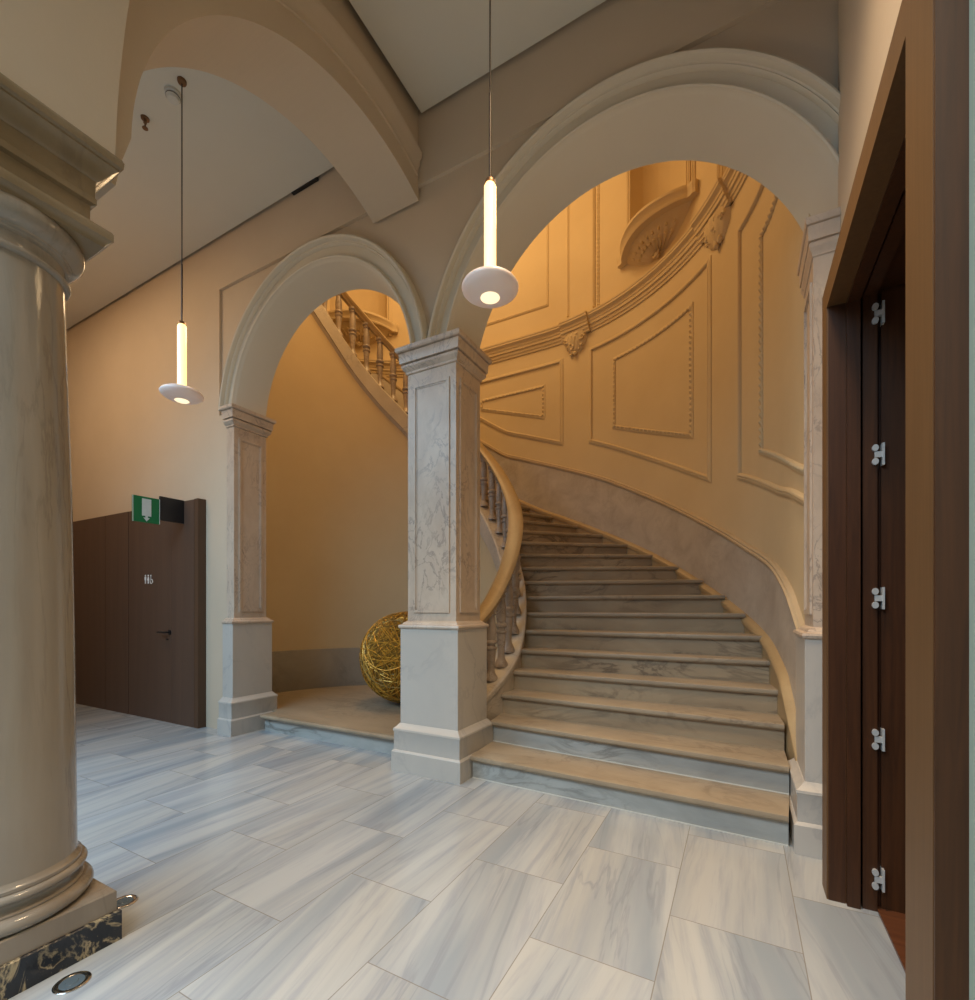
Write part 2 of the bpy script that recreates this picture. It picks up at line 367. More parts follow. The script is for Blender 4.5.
pc.prism([(cx-.010,py,zc+.028),(cx-.010,py,zc-.010),(cx+.018,py,zc-.010),(cx+.030,py,zc-.038),(cx+.038,py,zc-.034),(cx+.024,py,zc-.002),(cx-.002,py,zc-.002),(cx-.002,py,zc+.028)], (0,.003,0))
R1, R2 = .026, .019; wp = []
for k in range(19): t = radians(150+11.7*k); wp.append((cx+.002+R1*cos(t), py, zc-.026+R1*sin(t)))
for k in range(18,-1,-1): t = radians(150+11.7*k); wp.append((cx+.002+R2*cos(t), py, zc-.026+R2*sin(t)))
pc.prism(wp, (0,.003,0))
pc.build('pictogram', M_PICTO, lf2, smooth=0)

# exit sign standing out from the cladding
es = thing('exit_sign', 'green emergency exit sign with white door and arrow above toilet door', 'sign', (-5.21, 2.88, 2.14))
MB().box(-5.222, -5.198, 2.645, PY-.003, 2.145, 2.39).build('holder', M_BLK, es, smooth=0)
pl = MB().box(-5.216, -5.204, 2.40, 2.645, 2.10, 2.355)
pl.build('sign_plate', M_GREEN, es, smooth=0)
pw = MB(); X = -5.2035
pw.box(X, X+.002, 2.482, 2.565, 2.165, 2.335)
pw.prism([(X,2.512,2.172),(X,2.534,2.172),(X,2.534,2.148),(X,2.552,2.148),(X,2.523,2.112),(X,2.494,2.148),(X,2.512,2.148)], (.002,0,0))
pw.box(X-.0015, X+.001, 2.400, 2.406, 2.10, 2.355); pw.box(X-.0015, X+.001, 2.640, 2.645, 2.10, 2.355)
pw.build('pictogram', M_WHITE, es, smooth=0)

# ------------------------------------------------------------------ marble pillars of the arcade
def panel_frame(mb, axis, c, a0, a1, z0, z1, out, w=.022, t=.010):
    """thin moulding rectangle on a face. axis 'y': face plane y=c, spans x a0..a1; axis 'x': plane x=c spans y"""
    def bx(p0, p1, q0, q1, tt=t):
        if axis == 'y': mb.box(p0, p1, min(c, c+out*tt), max(c, c+out*tt), q0, q1)
        else: mb.box(min(c, c+out*tt), max(c, c+out*tt), p0, p1, q0, q1)
    bx(a0, a0+w, z0, z1); bx(a1-w, a1, z0, z1); bx(a0+w, a1-w, z0, z0+w); bx(a0+w, a1-w, z1-w, z1)
    w2 = w*.45
    bx(a0+w, a0+w+w2, z0+w, z1-w, t*.45); bx(a1-w-w2, a1-w, z0+w, z1-w, t*.45); bx(a0+w, a1-w, z0+w, z0+w+w2, t*.45); bx(a0+w, a1-w, z1-w-w2, z1-w, t*.45)
def pillar(label, x0, x1, name='marble_pillar', front=True, sides=(1,), lf=1, rf=1, capf=1):
    y0, y1 = D, DB
    r = thing(name, label, 'pillar', ((x0+x1)/2, (y0+y1)/2, 0))
    MB().rings(x0, x1, y0, y1, [(.090,.0),(.090,.150),(.082,.160),(.076,.165),(.076,.300),(.082,.312),(.080,.325),(.062,.340),(.050,.355),(.044,.362)], lf=lf, rf=rf).build('base', M_PBASE, r)
    MB().rings(x0, x1, y0, y1, [(.040,.36),(.040,1.085),(.040,1.092)], lf=lf, rf=rf).build('dado', M_PBASE, r)
    MB().rings(x0, x1, y0, y1, [(.040,1.092),(.050,1.096),(.054,1.108),(.050,1.120),(.030,1.126),(.026,1.135),(.012,1.145),(.0,1.152)], lf=lf, rf=rf).build('dado_cap', M_PILLAR, r)
    s = MB().rings(x0, x1, y0, y1, [(0,1.15),(0,3.06)])
    sh = s.build('shaft', M_PILLAR, r)
    f = MB()
    if front: panel_frame(f, 'y', y0, x0+.055, x1-.055, 1.215, 2.96, -1)
    for sd in sides: panel_frame(f, 'x', x1 if sd > 0 else x0, y0+.05, y1-.05, 1.215, 2.96, sd)
    f.build('panel_moulding', M_PILLAR, sh, smooth=0)
    MB().rings(x0, x1, y0, y1, [(o*capf, z) for o, z in [(0,3.055),(.012,3.06),(.012,3.075),(.024,3.085),(.034,3.10),(.037,3.104),(.037,3.122),(.022,3.124),(.022,3.132),(.046,3.134),(.051,3.20),(.054,3.206),(.044,3.208),(.044,3.212),(.064,3.215),(.071,3.224),(.072,3.249)]], lf=lf, rf=rf).build('capital', M_PILLAR, r)
    return r
pillar('tall white veined marble pillar between the two arches', -2.272, -1.832, sides=(1,-1))
pillar('slim marble pilaster at the left end of the small arch beside brown cladding', -4.545, -4.430, 'marble_pilaster', False, (1,), lf=.15)
pillar('marble pilaster at the right foot of the stairs beside the dark doorway', .335, XR-.001, 'marble_pilaster', False, (-1,), rf=0, capf=.5)

# ------------------------------------------------------------------ round column in the foreground
CX, CY = -2.32, .652
co = thing('stone_column', 'polished round marble column on black plinth in left foreground', 'column', (CX, CY, 0))
def sq(prof): return MB().rings(CX, CX, CY, CY, prof)
sq([(.262,0),(.262,.108),(.258,.112)]).build('plinth', M_BLACK, co)
sq([(.250,.112),(.250,.183),(.246,.188)]).build('base_slab', M_COLUMN, co)
pr = [(.10,.186),(.235,.188)] + [(.228+.032*cos(t), .222+.034*sin(t)) for t in [-pi/2+pi*k/10 for k in range(11)]]
pr += [(.232,.258),(.232,.264),(.222,.27),(.214,.285),(.214,.295),(.222,.306),(.228,.308)] + [(.222+.020*cos(t), .327+.019*sin(t)) for t in [-pi/2+pi*k/8 for k in range(9)]]
pr += [(.226,.348),(.226,.362),(.218,.368),(.212,.385)]
pr = [(r, .188+(z-.188)*.80) for r, z in pr]
MB().lathe(pr + [(.1,.345)], 64, (CX,CY,0)).build('base_moulding', M_COLUMN, co, smooth=50)
MB().lathe([(.212,.34),(.2095,.6),(.205,1.1),(.196,1.7),(.182,2.2),(.176,2.46)], 64, (CX,CY,0)).build('shaft', M_COLUMN, co, smooth=60)
pr = [(.1,2.44),(.178,2.442)] + [(.180+.013*cos(t), 2.455+.012*sin(t)) for t in [-pi/2+pi*k/8 for k in range(9)]] + [(.180,2.468),(.177,2.474),(.177,2.508),(.186,2.512),(.188,2.518),(.196,2.522),(.197,2.528),(.207,2.533),(.222,2.548),(.232,2.565),(.234,2.585),(.225,2.602),(.1,2.602)]
cp = MB().lathe(pr, 64, (CX,CY,0)).build('capital', M_COLUMN, co, smooth=40)
MB().rings(CX, CX, CY, CY, [(.222,2.60),(.226,2.612),(.236,2.622),(.244,2.626),(.244,2.652),(.240,2.660)]).build('abacus', M_CAPI, cp)
sq([(.19,2.655),(.192,2.745),(.206,2.752),(.206,2.772),(.202,2.778),(.204,2.838),(.212,2.842),(.224,2.858),(.244,2.885),(.256,2.895),(.256,2.903),(.266,2.908),(.268,2.930),(.262,2.942)]).build('impost_block', M_CAPI, co)

# recessed floor spotlights beside the column
for (x, y, lb) in ((-1.961, .727, 'round steel floor spotlight right beside the black column plinth'), (-2.305, 1.030, 'small round floor spotlight half hidden behind the column plinth')):
    s_ = thing('floor_spotlight', lb, 'floor light', (x, y, 0))
    MB().lathe([(.034,.0005),(.050,.0005),(.050,.003),(.047,.005),(.037,.005),(.034,.003)], 36, (x,y,0)).build('ring', M_CHROME, s_)
    MB().lathe([(.034,.0004),(.034,.0035),(.018,.0037),(.016,.006),(.004,.006)], 30, (x,y,0)).build('lens', plain('floor lens', (.10,.13,.15), .15), s_)

# ------------------------------------------------------------------ stair geometry
WCX, WCY = -3.60, 3.75         # centre of the open well
RISE = .172
RAIL = [(-15,1.10),(-6,1.30),(0,1.46),(8,1.69),(16,1.93),(25,2.17),(37,2.48),(45,2.70),(55,2.99),(65,3.28),(80,3.75),(95,4.27),(114,4.90),(122,5.16),(132,5.47),(140,5.71),(160,6.35),(186,7.15)]
STR = [(-16,.46),(-8,.58),(0,.70),(8,.84),(16,1.05),(27,1.38),(39,1.74),(50,2.08),(61,2.42),(80,3.02),(110,4.02),(122,4.37),(135,4.80),(147,5.26),(160,5.7),(186,6.5)]
THI = [(3,-4.5),(4,3),(5,10),(6,17.3),(7,23.3),(8,29),(9,34.6),(10,40.2),(11,46),(12,51.4),(13,57),(14,62.5),(15,68),(23,110),(30,147),(36,180)]
def well(th, r, z): t = radians(th); return (WCX + r*cos(t), WCY + r*sin(t), z)
OR = 2.83; OCX, OCY, OCX2 = -2.60, 3.65, -3.60
def outer(s, d=0, z=0):
    """point on the outer line of the stair room; s metres along, d inward"""
    q = OR*pi/2
    if s < 0:
        x = OCX + OR - d; e = max(0, -d)
        return (x, OCY + s, z)
    if s <= q: t = s/OR; return (OCX + (OR-d)*cos(t), OCY + (OR-d)*sin(t), z)
    if s <= q + 1.0: return (OCX - (s-q), OCY + OR - d, z)
    t = pi/2 + (s-q-1.0)/OR
    return (OCX2 + (OR-d)*cos(t), OCY + (OR-d)*sin(t), z)
S = lambda deg: radians(deg)*OR
DADO = [(-.46,.98),(-.3,1.13),(-.15,1.26),(S(0),1.37),(S(8.4),1.56),(S(23),1.83),(S(37.8),2.18),(S(54.5),2.62),(S(70.6),3.04),(S(83.5),3.31),(S(96.3),3.54),(S(102.6),3.66),(S(130),4.6),(S(200),7.2)]
CURB = [(-.42,.36),(-.25,.56),(-.12,.69),(S(0),.80),(S(8.4),.965),(S(23),1.214),(S(37.8),1.522),(S(54.5),1.93),(S(70.6),2.304),(S(83.5),2.59),(S(89.9),2.725),(S(104),3.10),(S(130),4.0),(S(200),6.6)]
def so(k):
    if k <= 1: return 2.885-OCY
    if k == 2: return 3.18-OCY
    if k == 3: return 3.50-OCY
    if k == 4: return 3.79-OCY
    if k == 5: return .41
    if k <= 15: return S(12.6 + 8.1*(k-6))
    return S(85.5) + .36*(k-15)
def inner_pt(k):
    if k == 1: return Vector((-1.735, 2.968, 0))
    if k == 2: return Vector((-1.765, 3.345, 0))
    return Vector(well(interp(THI, k), 1.79, 0))
def outer_pt(k): return Vector(outer(so(k), .0 if k > 4 else {1:.005,2:-.02,3:-.02,4:-.01}[k]))
st = thing('staircase', 'curving marble staircase rising through the large arch and round the open well', 'staircase', (-.8, 3.0, 0))
NSTEP = 34
for k in range(1, NSTEP+1):
    I, O_ = inner_pt(k), outer_pt(k); I2, O2 = inner_pt(k+1), outer_pt(k+1)
    zt = RISE*k; n = (O_ - I).normalized(); n = Vector((-n.y, n.x, 0)); n2 = (O2-I2).normalized(); n2 = Vector((-n2.y, n2.x, 0))
    T = .042
    rows = []
    for P, Q in ((I, I2), (O_, O2)):
        back = Q + n2*.035
        prof = [P+n*.013+Vector((0,0,zt)), P+n*.004+Vector((0,0,zt-.005)), P+Vector((0,0,zt-.018)), P+n*.002+Vector((0,0,zt-.030)), P+n*.012+Vector((0,0,zt-T)), back+Vector((0,0,zt-T)), back+Vector((0,0,zt))]
        rows.append([tuple(p) for p in prof])
    MB().rows(rows, closeu=True, caps=True).build('tread', M_STEP, st, smooth=30)
    rI, rO = I+n*.034, O_+n*.034
    zb = 0 if k < 6 else zt - RISE*1.6
    bI, bO = (I2+n2*.06), (O2+n2*.06)
    MB().prism([(rI.x,rI.y,zb),(rO.x,rO.y,zb),(bO.x,bO.y,zb),(bI.x,bI.y,zb)], (0,0,zt-T-.0005-zb)).build('riser', M_RISERB if k <= 2 else M_RISER, st, smooth=0)
for k in (1, 2):
    I, O_ = inner_pt(k), outer_pt(k); n = (O_-I).normalized(); n = Vector((-n.y, n.x, 0)); zb = RISE*(k-1)+.0005
    a_, b_ = I+n*.029, O_+n*.029; MB().prism([(a_.x,a_.y,zb),(b_.x,b_.y,zb),(b_.x+n.x*.006,b_.y+n.y*.006,zb),(a_.x+n.x*.006,a_.y+n.y*.006,zb)], (0,0,.006)).build('grout_line', M_DET, st, smooth=0)
def sweep_well(prof, zt, th0, th1, step=3):
    """prof: (radius, dz) closed outline; zt: table or function of the angle"""
    n = int((th1-th0)/step)+1; rows = []
    for i in range(n+1):
        th = th0 + (th1-th0)*i/n; z = interp(zt, th)
        rows.append([well(th, r, z+dz) for r, dz in prof])
    return MB().rows(rows, closeu=True, caps=True)
sweep_well([(1.585,-.02),(1.60,0),(1.80,0),(1.812,-.012),(1.812,-.05),(1.80,-.065),(1.80,-.40),(1.64,-.40),(1.60,-.275),(1.585,-.27)], STR, -16.5, 185).build('stringer', M_STRING, st)
sweep_well([(1.625,-.045),(1.640,-.070),(1.655,-.085),(1.66,-.11),(1.74,-.11),(1.745,-.085),(1.760,-.070),(1.775,-.045),(1.778,-.025),(1.765,-.006),(1.735,.004),(1.70,.008),(1.665,.004),(1.635,-.006),(1.622,-.025)], RAIL, -13.5, 185, 2).build('handrail', M_RAIL, st, smooth=40)
bp_ = [(.052,0),(.052,.030),(.050,.036),(.046,.055),(.040,.075),(.030,.11),(.026,.16),(.028,.24),(.033,.34),(.036,.40),(.034,.425),(.043,.435),(.045,.452),(.043,.468),(.032,.476),(.031,.50),(.041,.508),(.046,.525),(.046,.545),(.040,.558),(.033,.565),(.036,.60),(.039,.68),(.036,.78),(.029,.87),(.027,.895),(.035,.905),(.036,.925),(.030,.935),(.034,.95),(.046,.965),(.046,1.0)]
base_b = None
for i in range(30):
    th = 109.9 + 6.35*(i-19)
    if th > 183: break
    p = Vector(well(th, 1.70, interp(STR, th)-.012)); hh = interp(RAIL, th) - .095 - p.z
    if base_b is None:
        base_b = MB().lathe([(r*1.2, z) for r, z in bp_], 16, tuple(p)).build('baluster', M_BALU, st, smooth=40, org=tuple(p)); b = base_b
    else:
        b = base_b.copy(); COL.objects.link(b); b.parent = st; b.location = p - world_loc(st)
    b.rotation_euler.z = radians(th); b.scale = (1, 1, hh)
def sweep_outer(prof, zt, s0, s1, step=.08):
    n = int((s1-s0)/step)+1; rows = []
    rb_ = lambda s: 0 if s > .3 else -.075*((.3-s)/.66)**1.6
    for i in range(n+1):
        s = s0+(s1-s0)*i/n; z = interp(zt, s) if zt else 0
        rows.append([outer(s, d+rb_(s), z+dz) for d, dz in prof])
    return MB().rows(rows, closeu=True, caps=True)
sweep_outer([(.0,-.42),(.0,-.085),(.014,-.078),(.022,-.055),(.020,-.03),(.006,-.012),(-.03,0),(-.055,0),(-.055,-.42)], CURB, -.40, S(170)).build('curb', M_RAIL, st)

# walls of the stair room
def rightbend(s): # the wall leans out to meet the pilaster behind the arcade
    return 0 if s > .3 else -.07*((.3-s)/.66)**1.6
zl = [0,1,2,3,4,5,5.2,5.82,5.835,6.0,6.5,7,7.5,8.3]
def niche_at(s, z, s0, s1):
    if z < 5.834 or s < s0-1e-6 or s > s1+1e-6: return 0
    t = (2*(s-s0)/(s1-s0)-1); return -.42*sqrt(max(0, 1-t*t))
NS = (S(44.0), S(62.0)); qs = OR*pi/2
NS2 = (qs+1.0+S(32.5), qs+1.0+S(50.5))
ss = sorted(set([round(-.46+.12*i, 4) for i in range(89)] + [NS[0], NS[1], NS2[0], NS2[1]] + [NS[0]+(NS[1]-NS[0])*i/16 for i in range(1,16)] + [NS2[0]+(NS2[1]-NS2[0])*i/16 for i in range(1,16)]))
rows = []
for s in ss:
    row = []
    for z in zl: row.append(outer(s, -.06 + rightbend(s) + niche_at(s, z, *NS) + niche_at(s, z, *NS2), z))
    rows.append(row)
wo = MB().rows(rows)
struct(wo.build('wall_stair', M_PLAST2, smooth=30), 'tall curved cream plaster wall around the staircase')
struct(MB().box(.345, .62, 3.20, 3.288, 1.0, 8.2).build('wall_stair_end', M_PLAST2, smooth=0), 'narrow plaster return of the stair room beside the right pilaster')
n = 90; rows = []
for i in range(n+1):
    s = -.46 + (S(150)+.46)*i/n; z = interp(DADO, s); e = rightbend(s)
    zb = interp(CURB, s) - .3
    rows.append([outer(s, -.085+e, zb), outer(s, -.035+e, zb), outer(s, -.035+e, z-.07), outer(s, -.028+e, z-.066), outer(s, -.018+e, z-.05), outer(s, -.016+e, z-.036), outer(s, -.03+e, z-.03), outer(s, -.026+e, z-.012), outer(s, -.035+e, z-.002), outer(s, -.085+e, z)])
mbd = MB().rows([r[:3] for r in rows]); struct(mbd.build('baseboard_stair', M_DADO), 'mottled marble dado following the stairs')
struct(MB().rows([r[2:] for r in rows]).build('trim_6', plaster('dado cap stone', (.58,.45,.29), (.48,.37,.23), .5)), 'stone cap moulding along the marble dado')
# well wall and its skirting
n = 72; rows = []
for i in range(n+1):
    th = -16.6 + 213.2*i/n; zt = interp(STR, min(th,185)) - .26
    rows.append([well(th, 1.62, .1), well(th, 1.62, zt), well(th, 1.76, zt), well(th, 1.76, .1)])
struct(MB().rows(rows, caps=True).build('wall_well', M_PLAST2), 'curved cream wall under the stair balustrade')
rows = []
for i in range(n+1):
    th = -16.4 + 212.8*i/n; rows.append([well(th, 1.625, .16), well(th, 1.595, .16), well(th, 1.595, .685), well(th, 1.602, .697), well(th, 1.625, .70)])
struct(MB().rows(rows).build('baseboard_well', M_SKIRT), 'grey marble skirting around the well')
pf = thing('marble_platform', 'low marble platform step under the small arch carrying the woven ball', 'platform', (-3.4, 3.2, 0))
def platform(yf, r, x0, x1, z0, z1, nm, m):
    pts = [(x0, yf), (x1, yf), (x1, 3.30)] + [well(t, r, 0)[:2] for t in [-16+6*i for i in range(36)]] + [(x0, 3.30)]
    return MB().prism([(x, y, z0) for x, y in pts], (0, 0, z1-z0)).build(nm, m, pf, smooth=0)
platform(3.155, 1.60, -4.27, -2.37, 0, .131, 'riser', M_RISERB)
s_ = MB()
pts = [(-4.27, 3.12), (-2.37, 3.12), (-2.37, 3.30)] + [well(t, 1.60, 0)[:2] for t in [-16+6*i for i in range(36)]] + [(-4.27, 3.30)]
s_.prism([(x, y, .131) for x, y in pts], (0, 0, .041))
s_.tube([(-4.27, 3.12, .151), (-2.37, 3.12, .151)], .0195, 10)
s_.build('slab', M_STEP, pf, smooth=30)
struct(MB().box(-7.2, 1.0, 3.0, 7.2, 8.25, 8.4).build('ceiling_stair', M_PLAST2, smooth=0), 'high plaster ceiling over the stairs')
struct(MB().box(-7.2, .62, 2.97, DB, 5.6, 8.3).build('wall_stair_front', M_PLAST2, smooth=0), 'plaster wall above the arcade inside the stair room')

# ------------------------------------------------------------------ plaster ornament on the curved wall
def wall_strip(mb, path, w, t, closed=False, bead=0, base=-.06, step=.06):
    """moulding of width w and thickness t along (s,z) path on the curved wall, mitred corners"""
    P = [Vector(p) for p in path]; n = len(P); dense = []
    segs = n if closed else n-1
    def nrm(a, b): d = (b-a).normalized(); return Vector((-d.y, d.x))
    offs = []
    for i in range(n):
        a = nrm(P[i-1], P[i]) if (closed or i > 0) else None
        b = nrm(P[i], P[(i+1) % n]) if (closed or i < n-1) else None
        if a is None: m = b
        elif b is None: m = a
        else: m = (a+b); m = m/max(.3, m.dot(a))
        offs.append(m)
    prof = [(-.5, -.2), (-.5, .45), (-.36, .9), (-.15, 1), (0, .72), (.2, .72), (.32, .5), (.5, .4), (.5, -.2)]
    rows = []; cnt = 0
    for i in range(segs):
        A, B = P[i], P[(i+1) % n]; oa, ob = offs[i], offs[(i+1) % n]
        k = max(1, int((B-A).length/(step if not bead else bead)))
        for j in range(k + (1 if (i == segs-1 and not closed) else 0)):
            f = j/k; c = A.lerp(B, f); o_ = oa.lerp(ob, f) if 0 < f < 1 else (oa if f == 0 else ob)
            if 0 < f < 1: o_ = nrm(A, B)
            cnt += 1; m = 1 if not bead else (1.0 if cnt % 2 else .35)
            rows.append([outer(c.x + o_.x*u*w, base + rightbend(c.x) + t*h*(m if h > 0 else 1), c.y + o_.y*u*w) for u, h in prof])
    mb.rows(rows, closev=closed, caps=not closed)
def frame(mb, s0, s1, ztop, zbot, w, t, bead=0):
    """panel frame with level top and a foot that follows the stairs"""
    n = 10; P = [(s0, ztop), (s1, ztop)] + [(s1+(s0-s1)*i/n, zbot(s1+(s0-s1)*i/n)) for i in range(n+1)]
    wall_strip(mb, P, w, t, True, bead)
def dz(off): return lambda s: interp(DADO, s) + off
fr = MB()
frame(fr, S(83.6), S(113), 4.84, dz(.33), .055, .027)
frame(fr, S(36.2), S(74.4), 4.84, dz(.44), .055, .027)
frame(fr, -.42, S(25.8), 4.72, lambda s: interp([(-.42,1.84),(0,2.0),(S(8.4),2.12),(S(23.6),2.42)], s), .06, .03)
struct(fr.build('trim_7', M_PLAST2, smooth=40), 'outer plaster panel frames on the curved wall')
fi = MB()
frame(fi, S(89.2), S(110.5), 4.54, lambda s: 4.07+(s-S(88.6))/S(20.4)*.31, .05, .028, .03)
frame(fi, S(42.2), S(67.0), 4.56, lambda s: 3.64-(S(66.1)-s)/(S(25.5))*.54, .05, .03, .03)
frame(fi, -.42, S(17.0), 4.33, lambda s: 2.54-(S(17)-s)*.42, .055, .032, .03)
struct(fi.build('trim_8', M_PLAST2, smooth=40), 'beaded inner plaster panel frames on the curved wall')
up = MB()
frame(up, S(88.0), S(128), 8.1, lambda s: 5.72, .035, .02)
wall_strip(up, [(S(81.5), 5.44), (S(81.5), 8.2)], .03, .02); wall_strip(up, [(S(73.2), 5.40), (S(73.2), 8.2)], .035, .035)
wall_strip(up, [(S(71.9), 5.40), (S(71.9), 8.2)], .03, .03, bead=.03)
wall_strip(up, [(S(43.0), 5.80), (S(43.0), 8.2)], .05, .04); wall_strip(up, [(S(41.2), 5.75), (S(41.2), 8.2)], .03, .03)
wall_strip(up, [(S(62.6), 5.75), (S(62.6), 8.2)], .03, .02)
for q in range(7): wall_strip(up, [(S(33.2-1.2*q), 5.40), (S(33.2-1.2*q), 8.2)], .025, .02)
q2 = qs+1.0
for a in (31.5, 51.5): wall_strip(up, [(q2+S(a), 5.75), (q2+S(a), 8.2)], .05, .04)
wall_strip(up, [(q2+S(14), 5.40), (q2+S(14), 8.2)], .03, .03)
struct(up.build('trim_9', M_PLAST2, smooth=40), 'upright plaster strips above the cornice')
# cornice with two forward breaks
cprof = [(-.07,5.13),(-.045,5.13),(-.040,5.165),(-.030,5.170),(-.024,5.190),(-.024,5.215),(-.006,5.222),(-.002,5.262),(.010,5.268),(.016,5.30),(.050,5.325),(.070,5.335),(.072,5.36),(.082,5.368),(.085,5.392),(-.07,5.405)]
cprof = [(d*.62 if d > 0 else d, 5.085+(z-5.13)*.86) for d, z in cprof]
cm = MB()
def cornice_seg(s0, s1, e):
    n = max(2, int((s1-s0)/.1)); cm.rows([[outer(s0+(s1-s0)*i/n, d+(e if d > -.06 else 0)+rightbend(s0+(s1-s0)*i/n), z) for d, z in cprof] for i in range(n+1)], closeu=True, caps=True)
cornice_seg(-.44, qs+1.0+S(90), 0)
brks = [(S(74.2), S(83.0)), (S(28.0), S(38.5)), (q2+S(6), q2+S(14.6))]
for a, b_ in brks: cornice_seg(a, b_, .04)
struct(cm.build('trim_10', M_PLAST2, smooth=30), 'moulded plaster cornice running round the stair room')
# acanthus brackets under the breaks
def bracket(sm, label, wS=.36):
    """leafy console: a scroll with overlapping lobes, hanging from the cornice"""
    c = Vector(outer(sm, -.06, 5.09)); cen = Vector((OCX if sm < qs else OCX2, OCY, 0)); inn = Vector((cen.x-c.x, cen.y-c.y, 0)).normalized(); tan = Vector((-inn.y, inn.x, 0))
    r = thing('leaf_bracket', label, 'bracket', tuple(c), 'leaf brackets under the cornice')
    def P(u, w, z): return tuple(c + tan*u + inn*w + Vector((0,0,z)))
    m = MB(); nu, nv = 16, 10; rows = []
    for jv in range(nv+1):
        v = jv/nv; half = wS*.5*sqrt(max(.02, 1-v**2.4)); dep = .10*(1-v)**.6*(1+.2*sin(pi*v)) + .012
        row = []
        for iu in range(nu+1):
            u = -1+2*iu/nu; flu = .82+.18*abs(cos(u*pi*2.5))
            row.append(P(half*u, dep*sqrt(max(0,1-u*u))*flu, .03-.26*v))
        rows.append(row)
    m.rows(rows); m.build('console', M_PLAST2, r, smooth=60)
    lf_ = MB()
    for q in range(26):
        v = random.random()*.95; u = random.uniform(-1, 1)*(1-.65*v); dep = .095*(1-v)**.6*sqrt(max(.05, 1-min(1, abs(u))**2))
        pp = P(u*wS*.5, dep, .01-.26*v); a = random.uniform(.012, .028); lf_.ball(pp, a, a, a*random.uniform(.7,1.3), 8, 5)
    for q in (-1, 1):
        lf_.tube([P(q*wS*.36 + .035*cos(t)*q*(1-t/9), .07, -.06+.035*sin(t)*(1-t/9)) for t in [k*.5 for k in range(14)]], .011, 6)
    lf_.ball(P(0, .035, -.235), .03, .03, .028, 10, 6)
    lf_.build('leaves', M_PLAST2, r, smooth=60)
bracket(S(79.0), 'stucco acanthus bracket under the cornice left of the shell shelf')
bracket(S(33.0), 'stucco acanthus bracket under the cornice right of the shell shelf', .42)
# shell shelves below the niches
def shelf(sm, label, zz=5.70):
    c = Vector(outer(sm, -.06, zz)); cen = Vector((OCX if sm < qs else OCX2, OCY, 0)); inn = Vector((cen.x-c.x, cen.y-c.y, 0)).normalized(); tan = Vector((-inn.y, inn.x, 0))
    def ring(k, z, zoff=0):
        pts = []; H = .63
        for i in range(41):
            u = -1+2*i/40; au = abs(u)
            w = .30*cos(min(1, au/.86)*pi/2)**.75 if au < .86 else 0
            w = max(w, 0)+ (.075 if au < .99 else .05)
            curve = OR - sqrt(max(0, OR*OR - (u*H)**2))
            pts.append(tuple(c + tan*(u*H*(.9+.1*k)) + inn*(curve + (w-.0)*k) + Vector((0,0,z))))
        return pts + [tuple(c + tan*(u_*H*(.9+.1*k)) + inn*((OR - sqrt(OR*OR-(u_*H)**2)) - .03) + Vector((0,0,z))) for u_ in [1-2*i/16 for i in range(17)]]
    r = thing('shell_shelf', label, 'shelf', tuple(c), 'stucco shell shelves of the niches')
    MB().rows([ring(.90,0), ring(.93,.02), ring(.90,.03), ring(.92,.05), ring(1.0,.085), ring(1.03,.095), ring(1.03,.125), ring(.99,.135)], closeu=True, caps=True).build('slab', M_PLAST2, r, smooth=30)
    m = MB(); nr, na = 10, 45; rows = []
    for jr in range(nr+1):
        f = jr/nr; row = []
        for ia in range(na):
            u = -1+2*ia/(na-1); au = abs(u)
            w = .26*cos(min(1, au)*pi/2)**.75
            rib = 1 + (.10*cos(ia*pi/1.0*.5))*(f > .15)*(f < .95)
            g = f**.8
            row.append(tuple(c + tan*(u*.52*g) + inn*((OR - sqrt(OR*OR-(u*.52*g)**2)) + w*g) + Vector((0,0,.004-.22*(1-f**1.6)*rib))))
        rows.append(row)
    m.rows(rows); m.build('shell', M_PLAST2, r, smooth=60)
    kb = MB(); kc = c + inn*.05 + Vector((0,0,-.235))
    kb.ball(tuple(kc), .035, .035, .04, 12, 8)
    kb.tube([tuple(kc + tan*(.045*cos(t)) + inn*.02 + Vector((0,0,.02+.05*sin(t)))) for t in [k*.45 for k in range(15)]], .014, 6)
    kb.build('scroll', M_PLAST2, r, smooth=60)
    b0 = None
    for a in range(-4, 5):
        for f in (.55, .75):
            u = a/5.0; w = .26*cos(abs(u)*pi/2)**.75; g = f**.8
            p = c + tan*(u*.52*g) + inn*((OR - sqrt(OR*OR-(u*.52*g)**2)) + w*g) + Vector((0,0,.0-.22*(1-f**1.6)))
            if b0 is None: b0 = MB().ball(tuple(p), .018, .018, .022, 8, 5).build('shell_boss', M_PLAST2, r, smooth=60, org=tuple(p))
            else:
                q = b0.copy(); COL.objects.link(q); q.parent = r; q.location = p - c
shelf(S(52.5), 'bow fronted stucco shell shelf below the niche in the large arch')
shelf(q2+S(41.5), 'bow fronted stucco shell shelf seen through the small arch balustrade', 5.80)

